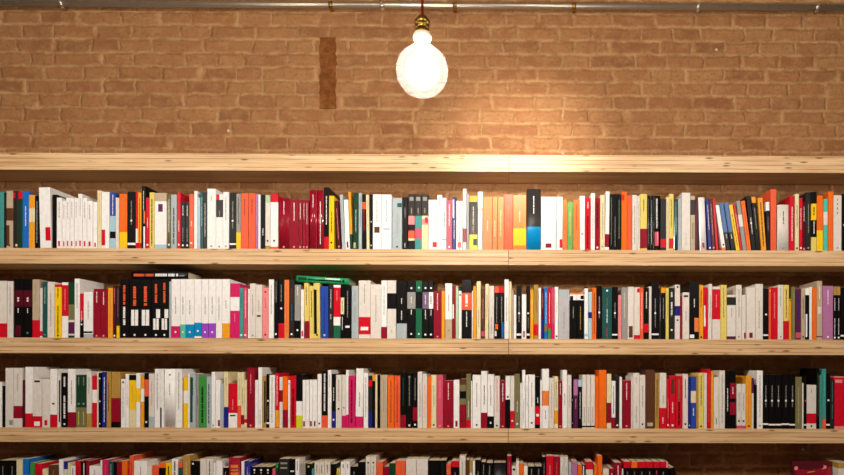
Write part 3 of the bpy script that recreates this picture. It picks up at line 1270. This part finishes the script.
def add_cover(S, bk, w, h, d, M, hard):
    """spine and two boards round the page block; x across, spine at y = 0, z up"""
    bands = sorted([(a, b, c) for k, c, a, b in bk['feats'] if k == 'b' and b is not None])
    cuts = {0.0, 1.0}
    for a, b, c in bands:
        cuts.add(a)
        cuts.add(b)
    cuts = sorted(cuts)
    hw = w / 2
    t = min(0.0026 if hard else 0.0008, w * .12)
    e = min(0.0022 if hard else 0.0009, w * .2)
    bul = min(0.003, w * .10) if (hard or bk['gloss']) else 0.0
    outer = [(-hw, d), (-hw, e + bul), (-hw + e * .35, e * .35 + bul), (-hw + e, bul)]
    if bul:
        for q in (0.25, 0.5, 0.75):
            x = -hw + e + (w - 2 * e) * q
            outer.append((x, bul * (1 - math.sin(math.pi * q))))
    outer += [(hw - e, bul), (hw - e * .35, e * .35 + bul), (hw, e + bul), (hw, d)]
    inner = [(-hw + t, d), (-hw + t, e + bul + t), (hw - t, e + bul + t), (hw - t, d)]
    bm = S.bm
    prev = None
    top_o = bot_o = None
    for ci in range(len(cuts)):
        z = h * (1 - cuts[ci])
        ring = [bm.verts.new(M @ Vector((x, y, z))) for x, y in outer]
        if prev:
            mid = (cuts[ci] + cuts[ci - 1]) / 2
            c = bk['c']
            for a, b, cc in bands:
                if a <= mid <= b:
                    c = cc
            m = S.mi(paper(c, bk['gloss']))
            for k in range(len(outer) - 1):
                f = bm.faces.new((prev[k], ring[k], ring[k + 1], prev[k + 1]))
                f.material_index = m
                f.smooth = bool(bul) and 2 < k < len(outer) - 4
        else:
            top_o = ring
        prev = ring
    bot_o = prev
    cm = S.mi(paper(bk['c'], bk['gloss']))
    it = [bm.verts.new(M @ Vector((x, y, h))) for x, y in inner]
    ib = [bm.verts.new(M @ Vector((x, y, 0))) for x, y in inner]
    for k in range(3):
        f = bm.faces.new((it[k + 1], ib[k + 1], ib[k], it[k]))
        f.material_index = cm
    # rims (top and bottom) and fore-edge rims
    for orr, irr, fl in ((top_o, it, False), (bot_o, ib, True)):
        loop = list(orr) + list(irr[::-1])
        f = bm.faces.new(loop if not fl else loop[::-1])
        f.material_index = cm
    for s in (0, -1):
        f = bm.faces.new((top_o[s], it[s], ib[s], bot_o[s]) if s == 0 else (it[s], top_o[s], bot_o[s], ib[s]))
        f.material_index = cm
    # printing, plus glare painted on some dark spines; marks sit on the face
    rng = random.Random(int(bk['x0'] * 100) + bk['row'])

    def yat(x):
        if not bul:
            return 0.0
        q = (x + hw - e) / max(1e-6, w - 2 * e)
        q = min(1, max(0, q))
        return bul * (1 - math.sin(math.pi * q))

    def quad(x0, x1, z0, z1, c, off=0.0004):
        if bul:
            n = 4
            xs = [x0 + (x1 - x0) * i / n for i in range(n + 1)]
            off += bul * .06
        else:
            xs = [x0, x1]
        lo = [bm.verts.new(M @ Vector((x, yat(x) - off, z0))) for x in xs]
        hi = [bm.verts.new(M @ Vector((x, yat(x) - off, z1))) for x in xs]
        mm = S.mi(paper(c, bk['gloss']))
        for i in range(len(xs) - 1):
            f = bm.faces.new((lo[i], lo[i + 1], hi[i + 1], hi[i]))
            f.material_index = mm

    iw = w - 2 * e
    for k, c, a, b in bk['feats']:
        if k == 'b':
            continue
        if k == 'd':
            s = min(0.0035, iw * .32)
            z = h * (1 - a)
            quad(-s, s, z - s, z + s, c, .0007)
        elif k in 'hlc':
            cw = .2 if c in 'rRU' and w > .014 else .34
            x0, x1 = {'h': (hw * .02, hw - e), 'l': (-hw + e, -hw * .02), 'c': (-iw * cw, iw * cw)}[k]
            quad(x0, x1, h * (1 - b), h * (1 - a), c, .0005)
        else:
            sw = min(0.0021, iw * .12) if k == 't' else iw * .15
            z = h * (1 - a)
            zend = h * (1 - b)
            step = (sw * 1.3 + .0012)
            sep = 0.0009 if k == 't' else 0.0012
            wl = rng.randint(4, 9)
            cnt = 0
            while z > zend + .001:
                ll = min(step * rng.uniform(.45, .8), z - zend)
                ins = rng.uniform(0, .3) * sw if k == 't' else 0
                quad(-sw + ins, sw - rng.uniform(0, .25) * sw, z - ll, z, c, .0006)
                z -= ll + sep
                cnt += 1
                if cnt >= wl:
                    z -= step * .5
                    cnt = 0
                    wl = rng.randint(3, 9)


def add_pages(S, w, h, d, M, hard):
    t = min(0.0026 if hard else 0.0008, w * .12)
    gap = 0.003 if hard else 0.0006
    x0, x1 = -w / 2 + t, w / 2 - t
    y0, y1 = 0.0055, d - gap
    z0, z1 = (gap if hard else 0.0003), h - gap
    vs = [M @ Vector(p) for p in ((x0, y0, z0), (x1, y0, z0), (x1, y1, z0), (x0, y1, z0), (x0, y0, z1), (x1, y0, z1), (x1, y1, z1), (x0, y1, z1))]
    v = [S.bm.verts.new(p) for p in vs]
    m = S.mi(PAGES)
    for idx in ((0, 1, 5, 4), (1, 2, 6, 5), (2, 3, 7, 6), (3, 0, 4, 7), (4, 5, 6, 7), (3, 2, 1, 0)):
        S.bm.faces.new([v[i] for i in idx]).material_index = m


def place(bk, S_rest):
    r = bk['row']
    zs = SHELF_TOP[r + 1]
    rng = random.Random(int(bk['x0'] * 10) + 1000 * r)
    yf = rng.uniform(0.001, 0.006)
    u0, u1 = bk['x0'] + .12, bk['x1'] - .12
    um = (u0 + u1) / 2
    vbot = EDGES[r + 1][0]
    pm = at(um, vbot, .003)
    w = at(u1, vbot, .003).x - at(u0, vbot, .003).x
    h = at(um + bk['lean'], bk['top'], yf).z - zs
    lean = bk['lean'] * (at(1, 0, yf).x - at(0, 0, yf).x)
    ang = math.atan2(lean, h)
    if ang:
        h = max(.05, (h - w * .5 * abs(math.sin(ang))) / math.cos(ang))
    d = min(0.168, max(0.105, h * 0.66 + rng.uniform(-.008, .008)))
    d = min(d, 0.174 - yf)
    hard = bk['gloss'] or (w > .045 and rng.random() < .4)
    loc = Vector((pm.x, yf, zs + .0003 + w * .5 * abs(math.sin(ang))))
    if id(bk) in keep:
        root = empty('book', loc)
        root.rotation_euler = (0, ang, 0)
        I = Matrix.Identity(4)
        S = Shape()
        add_cover(S, bk, w, h, d, I, hard)
        link('cover', S.bm, S.mats, root)
        S = Shape()
        add_pages(S, w, h, d, I, hard)
        link('page_block', S.bm, S.mats, root)
        tag(root, bk['label'], 'book', 'books in the ' + ROWNAME[r])
    else:
        M = Matrix.Translation(loc) @ Matrix.Rotation(ang, 4, 'Y')
        add_cover(S_rest, bk, w, h, d, M, hard)
        add_pages(S_rest, w, h, d, M, hard)


REST = Shape()
for b in ALL:
    place(b, REST)
o = link('books', REST.bm, REST.mats)
tag(o, 'remaining slim and low books tucked between the others along the shelves', 'books', None, 'stuff')

# --- text set in the built-in font, as a mesh (for the few titles that can be read)
def text_mesh(S, body, size_w, size_h, M, code, squeeze=True):
    cu = bpy.data.curves.new('lettering', 'FONT')
    cu.body = body
    ob = bpy.data.objects.new('lettering', cu)
    COL.objects.link(ob)
    dg = bpy.context.evaluated_depsgraph_get()
    me = bpy.data.meshes.new_from_object(ob.evaluated_get(dg))
    bpy.data.objects.remove(ob)
    bpy.data.curves.remove(cu)
    xs = [v.co.x for v in me.vertices]
    ys = [v.co.y for v in me.vertices]
    sx = size_w / (max(xs) - min(xs))
    sy = size_h / (max(ys) - min(ys))
    mi = S.mi(paper(code))
    vs = [S.bm.verts.new(M @ Vector(((v.co.x - min(xs)) * sx, (v.co.y - min(ys)) * sy, 0))) for v in me.vertices]
    for p in me.polygons:
        try:
            S.bm.faces.new([vs[i] for i in p.vertices]).material_index = mi
        except ValueError:
            pass
    bpy.data.meshes.remove(me)


def lying(label, code, u0, v0t, u1, v1t, thick_px, depth, zbase, feats):
    """a book lying flat on the others, spine to the front"""
    yf = 0.004
    a, b = at(u0, v0t, yf), at(u1, v1t, yf)
    ln = (b - a).length
    ang = math.atan2(b.z - a.z, b.x - a.x)
    th = thick_px * 0.00404
    bk = dict(row=1, x0=u0, x1=u1, c=code, gloss=False, feats=feats)
    z = zbase
    root = empty('book', Vector((a.x, yf, z)))
    root.rotation_euler = (0, -ang, 0)
    # local: length runs along x, thickness up; built upright then turned on its side
    M = Matrix.Translation((0, 0, th / 2)) @ Matrix.Rotation(math.radians(90), 4, 'Y')
    S = Shape()
    add_cover(S, bk, th, ln, depth, M, True)
    cov = S
    S2 = Shape()
    add_pages(S2, th, ln, depth, M, True)
    return root, cov, S2, ln, th


# black book lying on the black set of the second row
zt = at(150, 279.5, .004).z
zt = at(150, 278.9, 0).z
root, S, S2, ln, th = lying('', 'k', 131, 271, 187.4, 271, 7.6, .135, zt, [])
for x0, x1, c, hh in ((.05, .24, 'S', .34), (.26, .40, 'S', .34), (.43, .64, 'w', .36), (.66, .78, 'w', .36), (.80, .84, 'w', .36), (.86, .95, 'g', .14)):
    x = x0
    while x < x1:                          # letters too small to read in the photograph
        x2 = min(x1, x + random.uniform(.014, .024))
        vs = [S.bm.verts.new((q * ln, -.0006, z * th)) for q, z in ((x, .34), (x2, .34), (x2, .34 + hh), (x, .34 + hh))]
        S.bm.faces.new(vs).material_index = S.mi(paper(c))
        x = x2 + .004
link('cover', S.bm, S.mats, root)
link('page_block', S2.bm, S2.mats, root)
tag(root, 'black book lying flat on the thick black books of the second row', 'book', 'books lying flat')

# green book lying on the yellow ones
zt = at(306, 283, .004).z
root, S, S2, ln, th = lying('', 'n', 296, 275.2, 348.5, 278.4, 6.0, .135, at(296, 281.1, 0).z, [])
link('page_block', S2.bm, S2.mats, root)
GREEN = simple('bright green cover', '169a5c', 0.35)
S.mats = [GREEN if m == paper('n') else m for m in S.mats]
for x0, x1, z0, z1, c in ((.04, .2, .3, .7, 'N'), (.22, .86, .32, .52, 'k'), (.55, .83, .62, .82, 'w'), (.88, .92, .3, .7, 'k')):
    vs = [S.bm.verts.new((x * ln, -.0004, z * th)) for x, z in ((x0, z0), (x1, z0), (x1, z1), (x0, z1))]
    S.bm.faces.new(vs).material_index = S.mi(paper(c))
link('cover', S.bm, S.mats, root)
tag(root, 'bright green book lying flat on the yellow books of the second row', 'book', 'books lying flat')

# black book slumped against the black set at the end of the bottom row
zs = SHELF_TOP[4]
bk = dict(row=3, x0=681, x1=688, c='k', gloss=False, feats=[])
pa = at(685.5, 517, .01)
h = .205
lean = math.radians(-16)
w = .022
root = empty('book', Vector((pa.x, .01, zs + w * .5 * math.sin(-lean) + .0005)))
root.rotation_euler = (0, lean, 0)
I = Matrix.Identity(4)
S = Shape()
add_cover(S, bk, w, h, .135, I, False)
link('cover', S.bm, S.mats, root)
S = Shape()
add_pages(S, w, h, .135, I, False)
link('page_block', S.bm, S.mats, root)
tag(root, 'black book slumped against the red-topped black set, end of the bottom row', 'book', 'books in the bottom row')

# glossy dark red book standing face out at the end of the bottom row
a, b_ = at(794.5, 462, .03), at(834.8, 462, .03)
w, h, d = b_.x - a.x, a.z - zs, .022
root = empty('book', Vector(((a.x + b_.x) / 2, .03, zs + .0005)))
root.rotation_euler = (math.radians(-6), 0, 0)
S = Shape()
RED = paper('m', True)
RED2 = paper('R', True)
fs = box(S.bm, -w / 2, w / 2, 0, .0022, 0, h, S.mi(RED))
box(S.bm, -w / 2, w / 2, d - .0022, d, 0, h, S.mi(RED))
box(S.bm, -w / 2, -w / 2 + .0022, .0022, d - .0022, 0, h, S.mi(RED))


def poly(S, pts, code, off):
    vs = [S.bm.verts.new((x * w, -off, h - z * .00404)) for x, z in pts]
    S.bm.faces.new(vs).material_index = S.mi(paper(code, True))


poly(S, [(-.48, 56), (.48, 56), (.48, 5), (.2, 7), (-.1, 9), (-.42, 7)], 'R', .0004)
poly(S, [(-.43, 9), (-.37, 8.2), (-.36, 6), (-.41, 4.6), (-.45, 6.2), (-.455, 8)], 'p', .0008)
poly(S, [(.24, 8), (.34, 7), (.36, 4.6), (.31, 4), (.27, 3.2), (.29, 5)], 'p', .0008)
poly(S, [(-.15, 11.6), (.06, 10.4), (.06, 9.6), (-.12, 10.6)], 'A', .0008)
link('cover', S.bm, S.mats, root)
S = Shape()
box(S.bm, -w / 2 + .0024, w / 2 - .003, .0024, d - .0024, .003, h - .003, S.mi(PAGES))
link('page_block', S.bm, S.mats, root)
tag(root, 'glossy dark red book standing face out beyond the gap in the bottom row', 'book', 'books in the bottom row')

# --------------------------------------------------------------- metal pipe
a, b_ = at(-40, 2.6 + 1.1, WALL_Y - .024), at(890, 7.6, WALL_Y - .024)
a = at(-260, 2.0, WALL_Y - .024)
b_ = at(1020, 8.8, WALL_Y - .024)
pr = empty('mounted_pipe', a)
bm = bmesh.new()
tube(bm, (0, 0, 0), b_ - a, .0135, 24)
link('pipe', bm, STEEL, pr)
for u in (62, 331, 382, 455, 574, 698, 817):
    v = 4.0 + (7.6 - 4.0) * u / 844 
    q = at(u, v, WALL_Y - .024)
    t = (q.x - a.x) / (b_.x - a.x)
    q = a + (b_ - a) * t - a
    bm = bmesh.new()
    ax = (b_ - a).normalized()
    tube(bm, q - ax * .008, q + ax * .008, .0150, 24)
    box(bm, q.x - .007, q.x + .007, .0, .0238, q.z - .017, q.z - .0125)
    tube(bm, q + Vector((0, -.0145, .002)), q + Vector((0, -.019, .002)), .0035, 10)
    c = link('pipe_clamp', bm, BRASS if u in (331, 455, 574) else STEEL, pr)
tag(pr, 'long galvanised metal pipe clamped along the top of the brick wall', 'pipe')

# ------------------------------------------------------------- pendant lamp
LD = 1.67                                 # distance of the lamp from the lens
ly = -D + LD
cb = at(422.2, 71, ly)                    # centre of the globe
px = LD / F
R = 25.7 * px
lamp = empty('pendant_lamp', cb)


def glass_mat():
    m, nt, b = new_mat('frosted lamp glass')
    nt.nodes.remove(b)
    out = nt.nodes['Material Output']
    tr = N(nt, 'ShaderNodeBsdfTransparent')
    tr.inputs['Color'].default_value = (.68, .68, .68, 1)
    tl = N(nt, 'ShaderNodeBsdfTranslucent')
    tl.inputs['Color'].default_value = (.95, .9, .82, 1)
    gl = N(nt, 'ShaderNodeBsdfGlossy')
    gl.inputs['Roughness'].default_value = 0.08
    tc = N(nt, 'ShaderNodeTexCoord')
    no = N(nt, 'ShaderNodeTexNoise', Scale=20.0)
    nt.links.new(tc.outputs['Object'], no.inputs['Vector'])
    m1 = N(nt, 'ShaderNodeMixShader')
    nt.links.new(ramp(nt, no.outputs['Fac'], [(0.3, (.0034, .0034, .0034, 1)), (0.7, (.0037, .0037, .0037, 1))]), m1.inputs[0])
    nt.links.new(tr.outputs[0], m1.inputs[1])
    nt.links.new(tl.outputs[0], m1.inputs[2])
    m2 = N(nt, 'ShaderNodeMixShader')
    m2.inputs[0].default_value = 0.05
    nt.links.new(m1.outputs[0], m2.inputs[1])
    nt.links.new(gl.outputs[0], m2.inputs[2])
    nt.links.new(m2.outputs[0], out.inputs[0])
    return m


def emit_mat(name, col, strength):
    m, nt, b = new_mat(name)
    nt.nodes.remove(b)
    e = N(nt, 'ShaderNodeEmission')
    e.inputs[0].default_value = col
    e.inputs[1].default_value = strength
    nt.links.new(e.outputs[0], nt.nodes['Material Output'].inputs[0])
    return m


WARM = (1.0, .94, .85)
GLASS = glass_mat()
GLOW = emit_mat('lit lamp core', WARM + (1,), 1700.0)
bm = bmesh.new()
prof = []
for i in range(0, 25):
    a = -math.pi / 2 + (math.pi * .5 + math.radians(40)) * i / 24
    prof.append((max(0, R * math.cos(a)), R * math.sin(a)))
zr = prof[-1][1]
prof += [(R * .36, R * .98), (R * .31, R * 1.08), (R * .30, R * 1.2)]
lathe(bm, prof, 48)
globe = link('glass_globe', bm, GLASS, lamp, smooth=True)
bm = bmesh.new()
lathe(bm, [(0, -R * .5), (R * .2, -R * .47), (R * .38, -R * .34), (R * .48, -R * .14), (R * .5, R * .06), (R * .42, R * .32), (R * .28, R * .6), (R * .2, R * .8), (R * .18, R * 1.0), (0, R * 1.0)], 32)
core = link('lit_core', bm, GLOW, globe)
bm = bmesh.new()
lathe(bm, [(R * .66 * math.cos(a), R * .66 * math.sin(a)) for a in [(-90 + 6.5 * i) * math.pi / 180 for i in range(24)]] + [(R * .2, R * .8), (R * .18, R)], 32)
link('glow_shell', bm, GLASS, globe, smooth=True)  # inner shell added to soften the edge of the core's glow
PORC = simple('pale lamp collar', 'eee2b8', 0.35)
bm = bmesh.new()
lathe(bm, [(0, R * 1.2), (R * .30, R * 1.2), (R * .35, R * 1.25), (R * .35, R * 1.4), (R * .30, R * 1.47), (R * .2, R * 1.5), (0, R * 1.5)], 32)
link('collar', bm, PORC, lamp)
bm = bmesh.new()
lathe(bm, [(0, R * 1.5), (R * .22, R * 1.5), (R * .23, R * 1.58), (R * .27, R * 1.6), (R * .27, R * 1.72), (R * .24, R * 1.75), (R * .29, R * 1.8), (R * .29, R * 1.96),
           (R * .22, R * 2.0), (R * .2, R * 2.08), (R * .1, R * 2.16), (0, R * 2.18)], 32)
link('lamp_socket', bm, BRASS, lamp)
bm = bmesh.new()
prev = None
ztop = 3.5 - cb.z
tube(bm, (0, 0, R * 2.12), (0, 0, ztop - .03), .0034, 12)
link('cord', bm, CORD, lamp)
bm = bmesh.new()
lathe(bm, [(0, ztop - .035), (.045, ztop - .03), (.05, ztop - .001), (0, ztop - .001)], 32)
link('ceiling_rose', bm, BRASS, lamp)
tag(lamp, 'lit round globe bulb on a red cord hanging before the brick wall', 'pendant lamp')

# ------------------------------------------------------------------- lights
def point(name, loc, watts, col, r):
    l = bpy.data.lights.new(name, 'POINT')
    l.energy = watts
    l.color = col
    l.shadow_soft_size = r
    o = bpy.data.objects.new(name, l)
    COL.objects.link(o)
    o.location = loc
    return o


# the other pendants of the same row and of the room behind the camera
for x, y, e in ((-1.7, ly, 14), (1.15, ly, 14)):
    point('room_pendant_light', (x, y, cb.z + .05), e, WARM, .06)
for x, y, e in ((-2.2, -2.5, 60), (-.5, -2.7, 92), (1.4, -2.5, 60)):
    point('ceiling_light', (x, y, 3.36), e, WARM, .08)
# unseen spotlight added for the bright patch at the middle of the top shelf
s = bpy.data.lights.new('shelf_spotlight', 'SPOT')
s.energy = 90
s.color = (1.0, .94, .85)
s.spot_size = math.radians(40)
s.spot_blend = 1.0
s.shadow_soft_size = .05
so = bpy.data.objects.new('shelf_spotlight', s)
COL.objects.link(so)
tgt = at(522, 142)
so.location = tgt + Vector((.0, -1.1, .12))
so.rotation_euler = (tgt - so.location).to_track_quat('-Z', 'Y').to_euler()

w = bpy.data.worlds.new('room_ambient')
scene.world = w
w.use_nodes = True
w.node_tree.nodes['Background'].inputs[0].default_value = (1.0, .9, .78, 1)
w.node_tree.nodes['Background'].inputs[1].default_value = 0.07

vs = scene.view_settings
vs.view_transform = 'Standard'
vs.look = 'None'
vs.exposure = 0.1
vs.gamma = 1.0
vs.use_curve_mapping = False
scene.cycles.max_bounces = 8
scene.cycles.sample_clamp_indirect = 4.0
